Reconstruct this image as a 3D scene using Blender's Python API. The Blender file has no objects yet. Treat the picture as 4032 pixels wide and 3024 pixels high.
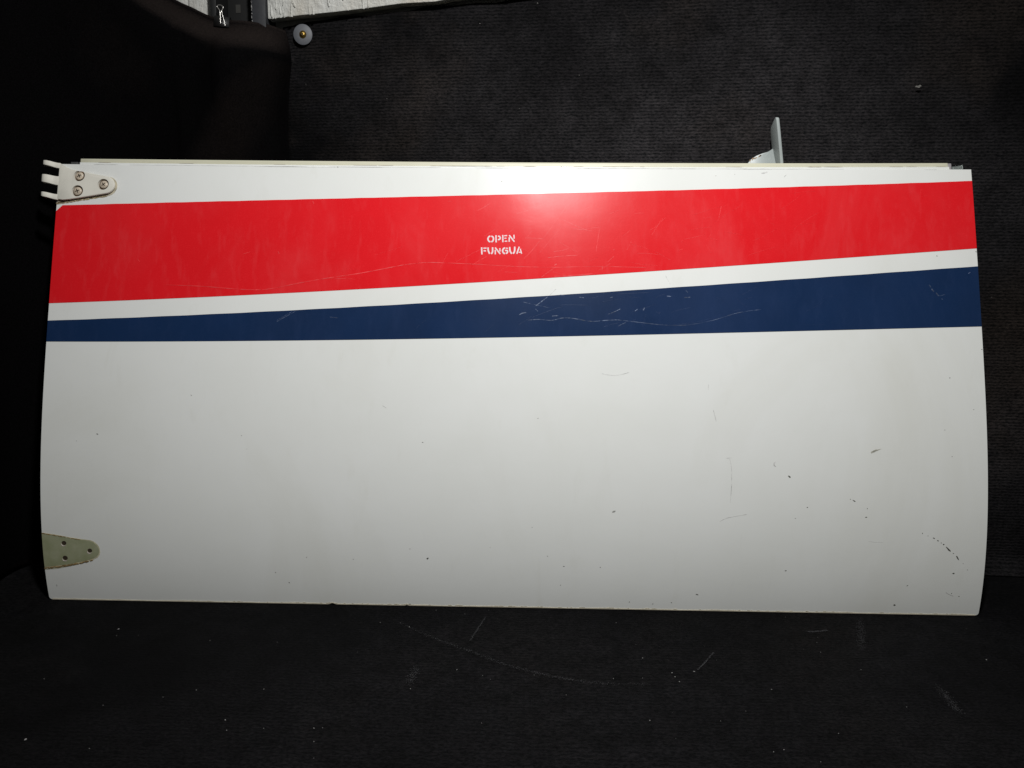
import bpy, bmesh, math, random
from mathutils import Vector, Matrix

# ------------------------------------------------------------------ scene, camera, light
sc = bpy.context.scene
random.seed(7)
cam_d = bpy.data.cameras.new('camera')
cam = bpy.data.objects.new('camera', cam_d)
sc.collection.objects.link(cam)
sc.camera = cam
cam_d.sensor_width = 36.0
cam_d.lens = 36.0 * 3050.0 / 4032.0
cam_d.clip_start = 0.01
cam_d.clip_end = 50.0
RIGHT = Vector((0.999716, 0.0223834, 0.0081730))
UP = Vector((-0.0115721, 0.1562198, 0.9876545))
FWD = Vector((-0.0208303, 0.9874687, -0.1564345))
CAM = Vector((0.02348, -0.98235, 0.45971))
cam.matrix_world = Matrix((
    (RIGHT.x, UP.x, -FWD.x, CAM.x),
    (RIGHT.y, UP.y, -FWD.y, CAM.y),
    (RIGHT.z, UP.z, -FWD.z, CAM.z),
    (0, 0, 0, 1)))

world = bpy.data.worlds.new('World')
sc.world = world
world.use_nodes = True
wb = world.node_tree.nodes['Background']
wb.inputs[0].default_value = (0.98, 1.0, 0.97, 1)
wb.inputs[1].default_value = 0.085  # even ambient fill, added to lift the lower white panel

lamp_d = bpy.data.lights.new('work_lamp', 'AREA')       # small LED lamp held above the camera
lamp_d.shape = 'DISK'
lamp_d.size = 0.08
lamp_d.energy = 11.6
lamp_d.color = (1.0, 0.998, 0.985)
lamp_d.spread = math.radians(150)
lamp = bpy.data.objects.new('work_lamp', lamp_d)
sc.collection.objects.link(lamp)
lamp.location = (0.088, -0.77, 1.30)
lamp.rotation_euler = (Vector((0.10, 0.05, 0.22)) - Vector(lamp.location)).to_track_quat('-Z', 'Y').to_euler()

sc.view_settings.view_transform = 'Standard'
sc.view_settings.look = 'None'
sc.view_settings.exposure = 0.0
sc.view_settings.gamma = 1.0
sc.render.resolution_x, sc.render.resolution_y = 1024, 768
sc.render.engine = 'CYCLES'

# ------------------------------------------------------------------ measured marks on the door (x along the door, s up its curve, metres)
LETTERS = [
    (([(-0.0259, 0.5037), (-0.0279, 0.5029), (-0.0292, 0.5004), (-0.0291, 0.4988), (-0.0281, 0.4967), (-0.0259, 0.4956)], 0.00230), ([(-0.0248, 0.5037), (-0.0227, 0.5027), (-0.0218, 0.5005), (-0.0219, 0.4988), (-0.0229, 0.4966), (-0.0247, 0.4957)], 0.00230),),
    (([(-0.0184, 0.505), (-0.0181, 0.495)], 0.00260), ([(-0.0157, 0.5037), (-0.0139, 0.5034), (-0.0127, 0.5019), (-0.0128, 0.5003), (-0.0138, 0.4992), (-0.0158, 0.4988)], 0.00220),),
    (([(-0.0092, 0.5054), (-0.009, 0.4954)], 0.00250), ([(-0.0072, 0.5044), (-0.0033, 0.5046)], 0.00210), ([(-0.007, 0.5008), (-0.0042, 0.501)], 0.00200), ([(-0.0065, 0.4967), (-0.0031, 0.4969)], 0.00200),),
    (([(-0.0004, 0.5022), (-0.0004, 0.496)], 0.00230), ([(-0.0005, 0.5052), (0.0066, 0.4962)], 0.00240), ([(0.0059, 0.5058), (0.0063, 0.5003)], 0.00220),),
    (([(-0.0377, 0.488), (-0.0372, 0.4781)], 0.00260), ([(-0.0353, 0.4867), (-0.031, 0.4869)], 0.00220), ([(-0.035, 0.4832), (-0.0318, 0.4831)], 0.00250),),
    (([(-0.029, 0.4879), (-0.0286, 0.4832), (-0.0267, 0.479)], 0.00240), ([(-0.0229, 0.4882), (-0.0228, 0.4827), (-0.0235, 0.4803), (-0.0246, 0.479)], 0.00240),),
    (([(-0.0192, 0.4846), (-0.0191, 0.4784)], 0.00230), ([(-0.0194, 0.4878), (-0.0124, 0.4789)], 0.00240), ([(-0.013, 0.487), (-0.0128, 0.4824)], 0.00220),),
    (([(-0.006, 0.4877), (-0.0081, 0.4862), (-0.0092, 0.4838), (-0.0088, 0.4814), (-0.0073, 0.4799), (-0.006, 0.4796)], 0.00240), ([(-0.0049, 0.4872), (-0.0021, 0.4867)], 0.00200), ([(-0.006, 0.4838), (-0.003, 0.4837), (-0.0027, 0.4814), (-0.0037, 0.4802), (-0.005, 0.4798)], 0.00230),),
    (([(0.0003, 0.4888), (0.0008, 0.4834), (0.003, 0.4793)], 0.00240), ([(0.0071, 0.4893), (0.007, 0.4839), (0.0061, 0.481), (0.0046, 0.4797)], 0.00240),),
    (([(0.0132, 0.4892), (0.01, 0.4793)], 0.00240), ([(0.0146, 0.4863), (0.0165, 0.4795)], 0.00210), ([(0.0126, 0.4815), (0.0154, 0.4816)], 0.00200),),
]
CHIPS = [(0.3683, 0.185, 0.00487, 0.00243, 40.0, 0.0), (0.4524, 0.1547, 0.00452, 0.00174, 25.0, 0.0), (0.4475, 0.1566, 0.00139, 0.00139, 0.0, 0.0), (0.4697, 0.1446, 0.00139, 0.00139, 0.0, 0.0), (0.4682, 0.1332, 0.00313, 0.00139, -10.0, 0.0), (0.3919, 0.1451, 0.00209, 0.00139, -20.0, 0.0), (0.3766, 0.1305, 0.00174, 0.00104, 0.0, 1.0), (0.5418, 0.1132, 0.00174, 0.00139, 60.0, 0.0), (0.5491, 0.1099, 0.00139, 0.00104, 70.0, 0.0), (0.5568, 0.107, 0.00348, 0.00174, 20.0, 0.0), (0.5622, 0.1037, 0.00243, 0.00174, 30.0, 0.0), (0.5666, 0.1008, 0.00174, 0.00139, 0.0, 0.0), (0.57, 0.0988, 0.00243, 0.00209, -30.0, 0.0), (0.5762, 0.0927, 0.00904, 0.00243, 45.0, 0.0), (0.5831, 0.087, 0.00174, 0.00139, 0.0, 0.0), (0.5888, 0.0813, 0.00904, 0.00209, 57.0, 0.0), (0.5966, 0.0735, 0.00139, 0.00104, 0.0, 1.0), (0.6029, 0.0649, 0.00174, 0.00104, 60.0, 1.0), (0.5852, 0.0597, 0.00348, 0.00278, 10.0, 0.0), (0.5858, 0.0315, 0.00139, 0.00139, 0.0, 0.0), (0.5959, 0.0276, 0.00209, 0.00104, 0.0, 0.0), (0.3666, 0.0597, 0.00278, 0.00139, -10.0, 0.0), (0.2518, 0.0237, 0.00417, 0.00139, 15.0, 0.0), (0.5131, 0.0134, 0.00348, 0.00243, 15.0, 0.0), (0.2184, 0.0111, 0.00174, 0.00139, 0.0, 0.0), (0.527, 0.0416, 0.00278, 0.00104, -25.0, 0.0), (0.1396, 0.1359, 0.00521, 0.00313, -25.0, 1.0), (0.0741, 0.0607, 0.00278, 0.00104, 5.0, 0.0), (0.1225, 0.0601, 0.00174, 0.00104, 0.0, 0.0), (0.0524, 0.0744, 0.00174, 0.0007, 0.0, 0.0), (0.039, 0.2573, 0.00313, 0.0007, -8.0, 1.0), (-0.0237, 0.0853, 0.00104, 0.00104, 0.0, 1.0), (0.07, 0.034, 0.00139, 0.00104, 0.0, 0.0), (0.0318, 0.1133, 0.00174, 0.00104, -30.0, 1.0), (-0.1069, 0.0685, 0.00382, 0.00278, -30.0, 0.0), (-0.1304, 0.0814, 0.00139, 0.00139, 0.0, 0.0), (-0.1135, 0.2235, 0.00243, 0.00104, 5.0, 0.0), (-0.3552, 0.2294, 0.00174, 0.00104, 0.0, 1.0), (-0.3118, 0.0453, 0.00209, 0.00139, -30.0, 1.0), (-0.269, 0.0675, 0.00243, 0.00104, -30.0, 1.0), (-0.2064, 0.0658, 0.00209, 0.00104, 0.0, 1.0), (-0.2941, 0.031, 0.00209, 0.00139, 30.0, 0.0), (-0.4245, 0.2824, 0.00278, 0.00139, 30.0, 1.0), (-0.348, 0.2117, 0.00243, 0.00104, 0.0, 2.0), (-0.5494, 0.229, 0.00313, 0.00139, 10.0, 0.0), (-0.5769, 0.2195, 0.00139, 0.00104, 0.0, 1.0), (-0.6117, 0.021, 0.00417, 0.00104, 100.0, 1.0), (0.2804, 0.5912, 0.00278, 0.00209, 0.0, 2.0), (0.3063, 0.5935, 0.00139, 0.00104, 0.0, 1.0), (-0.2374, 0.6004, 0.00243, 0.00174, 30.0, 1.0), (0.048, 0.5843, 0.00348, 0.00243, 10.0, 1.0), (0.0529, 0.584, 0.00209, 0.00174, 0.0, 2.0), (-0.0114, 0.5814, 0.00209, 0.00139, 30.0, 1.0), (0.5718, 0.4812, 0.00278, 0.00139, 20.0, 1.0), (0.6239, 0.4875, 0.00209, 0.00174, 40.0, 1.0), (0.609, 0.2757, 0.00209, 0.00104, 10.0, 1.0), (0.5707, 0.2487, 0.00139, 0.00104, 0.0, 1.0), (0.5793, 0.2141, 0.00209, 0.00104, 10.0, 1.0), (-0.1325, 0.0019, 0.00348, 0.00104, 0.0, 0.0), (0.1623, 0.0111, 0.00139, 0.00139, 0.0, 0.0), (0.1935, 0.0087, 0.00209, 0.00104, 0.0, 0.0), (0.5799, 0.3171, 0.00209, 0.00139, 0.0, 0.0), (0.6235, 0.3553, 0.00209, 0.00104, 20.0, 0.0)]
DARK_LINES = [([(0.3502, 0.2044), (0.3485, 0.2023), (0.3488, 0.1994), (0.3508, 0.1981)], 0.00139), ([(0.2697, 0.2716), (0.2713, 0.2659), (0.2735, 0.2559)], 0.00087), ([(0.2863, 0.2081), (0.2929, 0.2086)], 0.00052), ([(0.2906, 0.2075), (0.2929, 0.1963), (0.2932, 0.1813), (0.2929, 0.169), (0.2914, 0.1496)], 0.0007), ([(0.3137, 0.1349), (0.2999, 0.1323), (0.2866, 0.1294), (0.2781, 0.1249)], 0.0007), ([(0.1237, 0.3177), (0.1321, 0.3161), (0.1408, 0.3155), (0.1506, 0.317), (0.16, 0.3198)], 0.00063), ([(0.2639, 0.3054), (0.2638, 0.2973)], 0.00056), ([(0.578, 0.0331), (0.583, 0.03), (0.5885, 0.0279)], 0.00087), ([(0.3421, 0.5952), (0.3459, 0.5956), (0.3507, 0.5971)], 0.00209), ([(0.3168, 0.601), (0.3296, 0.6008), (0.3423, 0.601)], 0.00083), ([(0.2883, 0.601), (0.3168, 0.601)], 0.00035), ([(0.3728, 0.59), (0.376, 0.5933)], 0.00087), ([(0.3416, 0.601), (0.3571, 0.6009)], 0.00035), ([(0.5625, 0.6016), (0.5795, 0.6016)], 0.00049), ([(-0.3537, 0.6005), (-0.2832, 0.6002), (-0.2392, 0.6004)], 0.00042), ([(-0.0377, 0.6005), (-0.0063, 0.6004)], 0.00042), ([(-0.1679, 0.2716), (-0.1648, 0.27), (-0.1624, 0.2683)], 0.0007), ([(0.4725, 0.1013), (0.4824, 0.1007), (0.4907, 0.1005)], 0.00045), ([(0.0461, 0.4132), (0.0614, 0.43), (0.0621, 0.4303)], 0.00045), ([(0.2096, 0.4512), (0.2162, 0.4391)], 0.00042)]
RED_SCRATCHES = [([(-0.4665, 0.4323), (-0.4173, 0.4307), (-0.3702, 0.4274), (-0.3417, 0.4266), (-0.3214, 0.4285), (-0.2811, 0.4371), (-0.2407, 0.4445), (-0.2003, 0.451), (-0.1418, 0.4631)], 0.0009), ([(-0.1418, 0.4631), (-0.1196, 0.4658), (-0.0994, 0.4664), (-0.0387, 0.4644)], 0.00063), ([(-0.0541, 0.465), (-0.0028, 0.4624), (0.021, 0.4616), (0.0653, 0.4613), (0.1163, 0.4628), (0.1841, 0.462)], 0.00038), ([(-0.2427, 0.4426), (-0.2244, 0.443), (-0.2082, 0.4425)], 0.00042), ([(0.0515, 0.4743), (0.0724, 0.4768), (0.0925, 0.4781)], 0.00042), ([(0.0603, 0.4637), (0.0639, 0.4659)], 0.00104), ([(0.043, 0.4472), (0.0523, 0.4544), (0.0647, 0.4632)], 0.00035), ([(0.1249, 0.463), (0.1252, 0.4574)], 0.00056), ([(0.06, 0.4485), (0.0847, 0.4503), (0.1125, 0.4526)], 0.00052), ([(0.1327, 0.4694), (0.1412, 0.4774)], 0.00035), ([(0.1406, 0.4872), (0.1415, 0.4853)], 0.0007), ([(0.2867, 0.5481), (0.2821, 0.5274)], 0.00042), ([(-0.3149, 0.4801), (-0.3131, 0.4766)], 0.00104), ([(-0.3618, 0.4762), (-0.3532, 0.4791)], 0.0007), ([(-0.5073, 0.4679), (-0.5043, 0.4644)], 0.00104), ([(-0.27, 0.5514), (-0.2684, 0.5474)], 0.00104)]
BLUE_SCRATCHES = [([(0.0523, 0.421), (0.0446, 0.4149), (0.0354, 0.4078)], 0.00076), ([(0.0136, 0.3955), (0.0177, 0.3978), (0.0231, 0.3988)], 0.00111), ([(0.0577, 0.3943), (0.0661, 0.3951)], 0.0009), ([(0.0255, 0.3885), (0.04, 0.3896), (0.0569, 0.3885), (0.0707, 0.3917), (0.0846, 0.3916), (0.1091, 0.3878), (0.129, 0.3892), (0.1443, 0.3901)], 0.00063), ([(0.1443, 0.3901), (0.1672, 0.3877), (0.1977, 0.3844), (0.2205, 0.3834), (0.2434, 0.3849), (0.274, 0.3914), (0.3046, 0.4011), (0.3352, 0.406)], 0.00042), ([(0.1321, 0.3973), (0.1398, 0.4005), (0.149, 0.405)], 0.00083), ([(0.0939, 0.4206), (0.1, 0.4197)], 0.0007), ([(0.0685, 0.4236), (0.0739, 0.4223)], 0.0007), ([(0.1353, 0.42), (0.1387, 0.421)], 0.00087), ([(0.1457, 0.3816), (0.1557, 0.3867)], 0.00056), ([(0.1681, 0.4021), (0.172, 0.4052)], 0.0007), ([(0.1812, 0.4069), (0.1793, 0.4034)], 0.00139), ([(0.2112, 0.4231), (0.2166, 0.4225)], 0.00104), ([(0.2345, 0.4211), (0.2423, 0.4218)], 0.00118), ([(0.2366, 0.4309), (0.2389, 0.4281)], 0.00042), ([(0.0354, 0.4039), (0.0388, 0.4005)], 0.00042), ([(0.0184, 0.4131), (0.0539, 0.4056)], 0.00028), ([(-0.313, 0.3829), (-0.287, 0.3981)], 0.00045), ([(-0.3129, 0.3846), (-0.2912, 0.398)], 0.00038), ([(-0.2412, 0.3901), (-0.2308, 0.389)], 0.00042), ([(0.5589, 0.4416), (0.5614, 0.4383)], 0.00125), ([(0.562, 0.4362), (0.5649, 0.4322)], 0.00156), ([(0.5676, 0.4308), (0.5708, 0.4265)], 0.00139), ([(0.5708, 0.4265), (0.5793, 0.4286)], 0.00042), ([(0.5742, 0.4228), (0.5759, 0.4218)], 0.0007), ([(0.6117, 0.4575), (0.6146, 0.4592)], 0.00083)]
SMEAR = (0.4806, 0.2204, 0.01668, 0.00313, -20.0, 0.0)
LINT = [(-0.4866, -0.0818, 0.00266), (-0.4801, -0.099, 0.00148), (-0.3607, -0.1067, 0.00177), (-0.3307, -0.2162, 0.00207), (-0.4148, -0.2482, 0.00118), (-0.2702, -0.2869, 0.00177), (-0.2783, -0.2696, 0.00236), (-0.2349, -0.2823, 0.00177), (-0.1854, -0.2802, 0.00177), (-0.4576, -0.3082, 0.00354), (-0.3886, -0.3197, 0.00148), (-0.163, -0.0512, 0.00148), (-0.1368, -0.0516, 0.00148), (-0.1237, -0.0623, 0.00266), (-0.0956, -0.0133, 0.00118), (-0.0538, -0.1638, 0.00148), (0.034, -0.1721, 0.00118), (0.1406, -0.0401, 0.00148), (0.1618, -0.1294, 0.00177), (0.1923, -0.17, 0.00236), (0.1953, -0.18, 0.00177), (0.2162, -0.1577, 0.00207), (0.1905, -0.1614, 0.00236), (0.1511, -0.2554, 0.00236), (-0.0193, -0.2658, 0.00118), (0.1225, -0.1764, 0.00148), (0.5677, -0.1183, 0.00236), (0.4092, -0.1467, 0.00177), (0.2932, -0.1925, 0.00177), (0.2537, -0.2351, 0.00118), (0.4255, -0.2215, 0.00148), (0.3352, -0.2708, 0.00118), (0.301, -0.3162, 0.00148), (0.2615, -0.3024, 0.00148), (0.2724, -0.2989, 0.00148), (-0.1794, -0.3018, 0.00148), (-0.0239, -0.1753, 0.00118), (0.1553, -0.1741, 0.00118), (-0.0147, -0.183, 0.00118), (-0.1006, -0.2053, 0.00148), (-0.1725, -0.3268, 0.00118), (-0.1769, -0.2794, 0.00118)]
CHALK = [([(-0.1372, -0.053), (-0.0919, -0.0886), (-0.0423, -0.1215), (0.004, -0.1521), (0.0559, -0.175), (0.1032, -0.1866), (0.1591, -0.1871)], 0.00498), ([(-0.0286, -0.0308), (-0.0369, -0.0665), (-0.0442, -0.0965)], 0.00156), ([(0.2487, -0.1135), (0.2349, -0.1349), (0.2213, -0.1542)], 0.00156), ([(0.3795, -0.0565), (0.3936, -0.0546), (0.4076, -0.0513)], 0.0028), ([(0.4617, -0.0188), (0.4449, -0.0614), (0.43, -0.1006)], 0.00934), ([(0.4795, -0.178), (0.4774, -0.2082), (0.4754, -0.2318)], 0.00872), ([(-0.1003, -0.1616), (-0.104, -0.1941)], 0.01059)]

# ------------------------------------------------------------------ helpers
def link(o, parent=None):
    sc.collection.objects.link(o)
    if parent is not None:
        o.parent = parent
    return o

def mesh_obj(name, verts, faces, m, parent=None, smooth=None):
    me = bpy.data.meshes.new(name)
    me.from_pydata([tuple(v) for v in verts], [], faces)
    bm = bmesh.new(); bm.from_mesh(me)
    bmesh.ops.recalc_face_normals(bm, faces=bm.faces)
    bm.to_mesh(me); bm.free()
    if smooth is not None:
        me.shade_smooth()
        me.set_sharp_from_angle(angle=math.radians(smooth))
    me.materials.append(m)
    return link(bpy.data.objects.new(name, me), parent)

def tag(o, label=None, cat=None, kind=None, group=None):
    if label: o['label'] = label
    if cat: o['category'] = cat
    if kind: o['kind'] = kind
    if group: o['group'] = group
    return o

def bevel_obj(o, w, seg=2, angle=35):
    bm = bmesh.new(); bm.from_mesh(o.data)
    es = [e for e in bm.edges if len(e.link_faces) == 2 and e.calc_face_angle(0) > math.radians(angle)]
    bmesh.ops.bevel(bm, geom=es, offset=w, segments=seg, affect='EDGES', profile=0.5, clamp_overlap=True)
    bm.to_mesh(o.data); bm.free()
    o.data.shade_smooth()
    o.data.set_sharp_from_angle(angle=math.radians(40))
    return o

def box(name, lo, hi, m, parent=None, bev=0.0):
    (a, b, c), (d, e, f) = lo, hi
    v = [(a,b,c),(d,b,c),(d,e,c),(a,e,c),(a,b,f),(d,b,f),(d,e,f),(a,e,f)]
    fs = [(0,3,2,1),(4,5,6,7),(0,1,5,4),(1,2,6,5),(2,3,7,6),(3,0,4,7)]
    o = mesh_obj(name, v, fs, m, parent)
    if bev: bevel_obj(o, bev)
    return o

def apply_boolean(o, cutters):
    """cut the given temporary meshes out of o"""
    for c in cutters:
        md = o.modifiers.new('cut', 'BOOLEAN'); md.operation = 'DIFFERENCE'; md.object = c; md.solver = 'EXACT'
    dg = bpy.context.evaluated_depsgraph_get()
    me = bpy.data.meshes.new_from_object(o.evaluated_get(dg))
    o.modifiers.clear()
    old = o.data; nm = old.name
    o.data = me; bpy.data.meshes.remove(old); me.name = nm
    for c in cutters:
        bpy.data.objects.remove(c)

# ------------------------------------------------------------------ materials
FALLOFF_OFS = 1.3  # noise offset placing pale and dark knit areas to paint in lamp falloff
class N:
    """small node-tree builder"""
    def __init__(self, name):
        self.m = bpy.data.materials.new(name); self.m.use_nodes = True
        self.t = self.m.node_tree; self.b = self.t.nodes['Principled BSDF']
        self.x = -300
    def n(self, kind, **kw):
        nd = self.t.nodes.new(kind); nd.location = (self.x, random.uniform(-400, 400)); self.x -= 40
        for k, v in kw.items():
            if k in nd.inputs: nd.inputs[k].default_value = v
            else: setattr(nd, k, v)
        return nd
    def l(self, a, b): self.t.links.new(a, b)
    def set(self, **kw):
        for k, v in kw.items():
            self.b.inputs[k.replace('_', ' ')].default_value = v
    def coords(self, scale=(1, 1, 1), rot=(0, 0, 0), loc=(0, 0, 0)):
        tc = self.n('ShaderNodeTexCoord'); mp = self.n('ShaderNodeMapping')
        mp.inputs['Scale'].default_value = scale; mp.inputs['Rotation'].default_value = rot; mp.inputs['Location'].default_value = loc
        self.l(tc.outputs['Object'], mp.inputs['Vector']); return mp.outputs['Vector']
    def noise(self, scale, detail=4, rough=0.5, vec=None, dist=0.0):
        t = self.n('ShaderNodeTexNoise'); t.inputs['Scale'].default_value = scale
        t.inputs['Detail'].default_value = detail; t.inputs['Roughness'].default_value = rough
        t.inputs['Distortion'].default_value = dist
        self.l(vec if vec is not None else self.coords(), t.inputs['Vector']); return t.outputs['Fac']
    def ramp(self, fac, stops):
        r = self.n('ShaderNodeValToRGB'); e = r.color_ramp.elements
        while len(e) < len(stops): e.new(0.5)
        for k, (p, c) in enumerate(stops):
            e[k].position = p; e[k].color = (c[0], c[1], c[2], 1) if isinstance(c, (tuple, list)) else (c, c, c, 1)
        self.l(fac, r.inputs['Fac']); return r.outputs['Color']
    def math(self, op, a, b=None, clamp=False):
        m = self.n('ShaderNodeMath'); m.operation = op; m.use_clamp = clamp
        for i, v in enumerate((a, b)):
            if v is None: continue
            if isinstance(v, (int, float)): m.inputs[i].default_value = v
            else: self.l(v, m.inputs[i])
        return m.outputs[0]
    def mix(self, fac, a, b, mode='MIX'):
        m = self.n('ShaderNodeMix'); m.data_type = 'RGBA'; m.blend_type = mode
        for s, v in ((m.inputs[0], fac), (m.inputs[6], a), (m.inputs[7], b)):
            if isinstance(v, (int, float)): s.default_value = v
            elif isinstance(v, tuple): s.default_value = (v[0], v[1], v[2], 1)
            else: self.l(v, s)
        return m.outputs[2]
    def bump(self, h, strength, dist, prev=None):
        b = self.n('ShaderNodeBump'); b.inputs['Strength'].default_value = strength; b.inputs['Distance'].default_value = dist
        self.l(h, b.inputs['Height'])
        if prev is not None: self.l(prev, b.inputs['Normal'])
        return b.outputs['Normal']

def paint(name, col, dirty, rough, coat, grain=0.0, spec=0.13, haze=None, smudge=None):
    k = N(name)
    big = k.noise(5.0, 5, 0.6)
    c = k.mix(k.ramp(big, [(0.35, 0.0), (0.75, 1.0)]), col, dirty)
    if smudge:                                   # faint handling smudges and drip marks
        sm_ = k.noise(3.2, 6, 0.62, vec=k.coords((1.0, 1.0, 0.7)), dist=0.8)
        c = k.mix(k.ramp(sm_, [(0.50, 0.0), (0.78, 0.55)]), c, smudge)
        sm_ = k.noise(38.0, 4, 0.65, vec=k.coords((1.0, 1.0, 0.22)), dist=0.5)
        c = k.mix(k.ramp(sm_, [(0.60, 0.0), (0.85, 0.35)]), c, smudge)
    if haze:                                     # chalky wiped patches and streaks in the old paint
        hz = k.noise(6.0, 5, 0.6, vec=k.coords((1.0, 1.0, 0.55), (0, math.radians(25), 0)), dist=1.2)
        c = k.mix(k.ramp(hz, [(0.46, 0.0), (0.54, 0.03), (0.72, 0.15)]), c, haze)
        hz = k.noise(90.0, 3, 0.6, vec=k.coords((1.0, 1.0, 0.05), (0, math.radians(8), 0)))
        c = k.mix(k.ramp(hz, [(0.52, 0.0), (0.75, 0.10)]), c, haze)
    if grain:                                    # fine paler specks in the colour for orange-peel sparkle
        g = k.noise(900, 2, 0.6)
        c = k.mix(k.ramp(g, [(0.52, 0.0), (0.75, grain)]), c, tuple(min(1, x * 1.35 + 0.02) for x in col))
    k.l(c, k.b.inputs['Base Color'])
    patch = k.noise(7.0, 4, 0.55, vec=k.coords((1.0, 1.0, 0.45)), dist=0.6)
    r = k.ramp(patch, [(0.3, rough - 0.04), (0.7, rough + 0.08)])
    k.l(r, k.b.inputs['Roughness'])
    k.set(Coat_Weight=coat, Coat_Roughness=0.055)
    k.b.inputs['Specular IOR Level'].default_value = spec
    peel = k.noise(260, 2, 0.5)
    nn = k.bump(peel, 0.05, 0.0003)
    nn = k.bump(k.noise(7.0, 3, 0.5, vec=k.coords((1.0, 1.0, 1.4))), 0.10, 0.004, nn)      # slight waviness of the sheet
    # fine polishing scratches, each patch in its own direction
    for cell, st_, thin in ((26.0, 0.075, 0.03), (43.0, 0.06, 0.05)):
        vo = k.n('ShaderNodeTexVoronoi'); vo.inputs['Scale'].default_value = cell
        wob = k.n('ShaderNodeTexNoise'); wob.inputs['Scale'].default_value = 30
        tc = k.n('ShaderNodeTexCoord'); k.l(tc.outputs['Object'], wob.inputs['Vector'])
        ad = k.n('ShaderNodeVectorMath'); ad.operation = 'MULTIPLY_ADD'
        k.l(wob.outputs['Color'], ad.inputs[0]); ad.inputs[1].default_value = (0.05, 0.05, 0.05); k.l(tc.outputs['Object'], ad.inputs[2])
        k.l(ad.outputs[0], vo.inputs['Vector'])
        sp_ = k.n('ShaderNodeSeparateColor'); k.l(vo.outputs['Color'], sp_.inputs[0])
        ro = k.n('ShaderNodeVectorRotate'); ro.rotation_type = 'Y_AXIS'
        k.l(tc.outputs['Object'], ro.inputs['Vector']); k.l(k.math('MULTIPLY', sp_.outputs[0], 3.1416), ro.inputs['Angle'])
        mp = k.n('ShaderNodeMapping'); mp.inputs['Scale'].default_value = (thin, 0.2, 1.0); k.l(ro.outputs[0], mp.inputs['Vector'])
        nn = k.bump(k.noise(900, 2, 0.6, vec=mp.outputs[0]), st_, 0.0002, nn)
    k.l(nn, k.b.inputs['Normal'])
    return k.m

def plain(name, col, rough=0.5, metal=0.0, var=0.15, scale=40, bump=0.0):
    k = N(name)
    nz = k.noise(scale, 5, 0.6)
    c = k.mix(k.ramp(nz, [(0.3, 0.0), (0.7, 1.0)]), tuple(x * (1 - var) for x in col), tuple(min(1, x * (1 + var)) for x in col))
    k.l(c, k.b.inputs['Base Color'])
    k.set(Roughness=rough, Metallic=metal)
    if bump: k.l(k.bump(k.noise(scale * 4, 4, 0.6), bump, 0.001), k.b.inputs['Normal'])
    return k.m

def knit(name, dark, light, brown, row, vert, fuzz=0.5, patches=2.2, offset=(0, 0, 0)):
    """ribbed black knit carpet; vert: rows run along x and repeat along z, else along y"""
    k = N(name)
    v = k.coords()
    wv = k.n('ShaderNodeTexWave'); wv.wave_type = 'BANDS'; wv.bands_direction = 'Z' if vert else 'Y'
    wv.inputs['Scale'].default_value = 0.314 / row
    wv.inputs['Distortion'].default_value = 3.5; wv.inputs['Detail'].default_value = 3
    wv.inputs['Detail Scale'].default_value = 1.5; wv.inputs['Detail Roughness'].default_value = 0.7
    k.l(v, wv.inputs['Vector'])
    st = k.noise(1.0, 3, 0.65, vec=k.coords((230, 230, 420) if vert else (230, 420, 230)))
    fine = k.noise(700, 3, 0.7)
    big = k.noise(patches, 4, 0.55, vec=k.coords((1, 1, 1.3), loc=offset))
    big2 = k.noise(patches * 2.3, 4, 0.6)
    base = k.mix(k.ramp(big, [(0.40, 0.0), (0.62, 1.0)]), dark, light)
    base = k.mix(k.ramp(big2, [(0.5, 0.0), (0.75, 0.8)]), base, brown)
    h = k.math('ADD', k.math('MULTIPLY', wv.outputs['Fac'], 0.20 if vert else 0.08), k.math('MULTIPLY', st, 1.05))
    c = k.mix(k.ramp(h, [(0.42, 0.0), (0.95, 1.0)]), k.mix(1.0, base, (0.25, 0.30, 0.32), 'MULTIPLY'), k.mix(1.0, base, (2.2, 2.15, 2.15), 'MULTIPLY'))
    mot = k.noise(34, 5, 0.65)
    c = k.mix(1.0, c, k.ramp(mot, [(0.30, 0.58), (0.70, 1.22)]), 'MULTIPLY')
    c = k.mix(k.ramp(fine, [(0.66, 0.0), (0.82, fuzz)]), c, tuple(x * 4 for x in light))
    k.l(c, k.b.inputs['Base Color'])
    k.set(Roughness=0.95)
    k.b.inputs['Specular IOR Level'].default_value = 0.08
    k.l(k.bump(k.math('ADD', h, k.math('MULTIPLY', fine, 0.25)), 0.7, 0.002), k.b.inputs['Normal'])
    return k.m

M_WHITE = paint('white_paint', (0.79, 0.80, 0.78), (0.755, 0.765, 0.735), 0.27, 0.30, smudge=(0.67, 0.67, 0.615))
M_RED = paint('red_paint', (0.73, 0.012, 0.018), (0.67, 0.010, 0.014), 0.24, 0.03, grain=0.3, spec=0.105, haze=(0.78, 0.14, 0.15))
M_BLUE = paint('navy_paint', (0.0085, 0.0262, 0.080), (0.0065, 0.019, 0.056), 0.29, 0.02, grain=0.2, spec=0.10, haze=(0.035, 0.06, 0.15))
M_LETTER = plain('stencil_white', (0.70, 0.56, 0.58), 0.5, 0, 0.10, 260)
M_BEIGE = plain('beige_primer', (0.60, 0.585, 0.45), 0.45, 0, 0.05, 12)
M_EDGE = plain('cream_edge', (0.66, 0.60, 0.47), 0.5, 0, 0.18, 60)
M_CHIP = plain('bare_chip', (0.085, 0.085, 0.07), 0.7, 0, 0.4, 300)
M_CHIP2 = plain('shallow_chip', (0.30, 0.30, 0.28), 0.6, 0, 0.3, 300)
M_SMEAR = plain('faint_scuff', (0.60, 0.60, 0.565), 0.5, 0, 0.1, 200)
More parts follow.
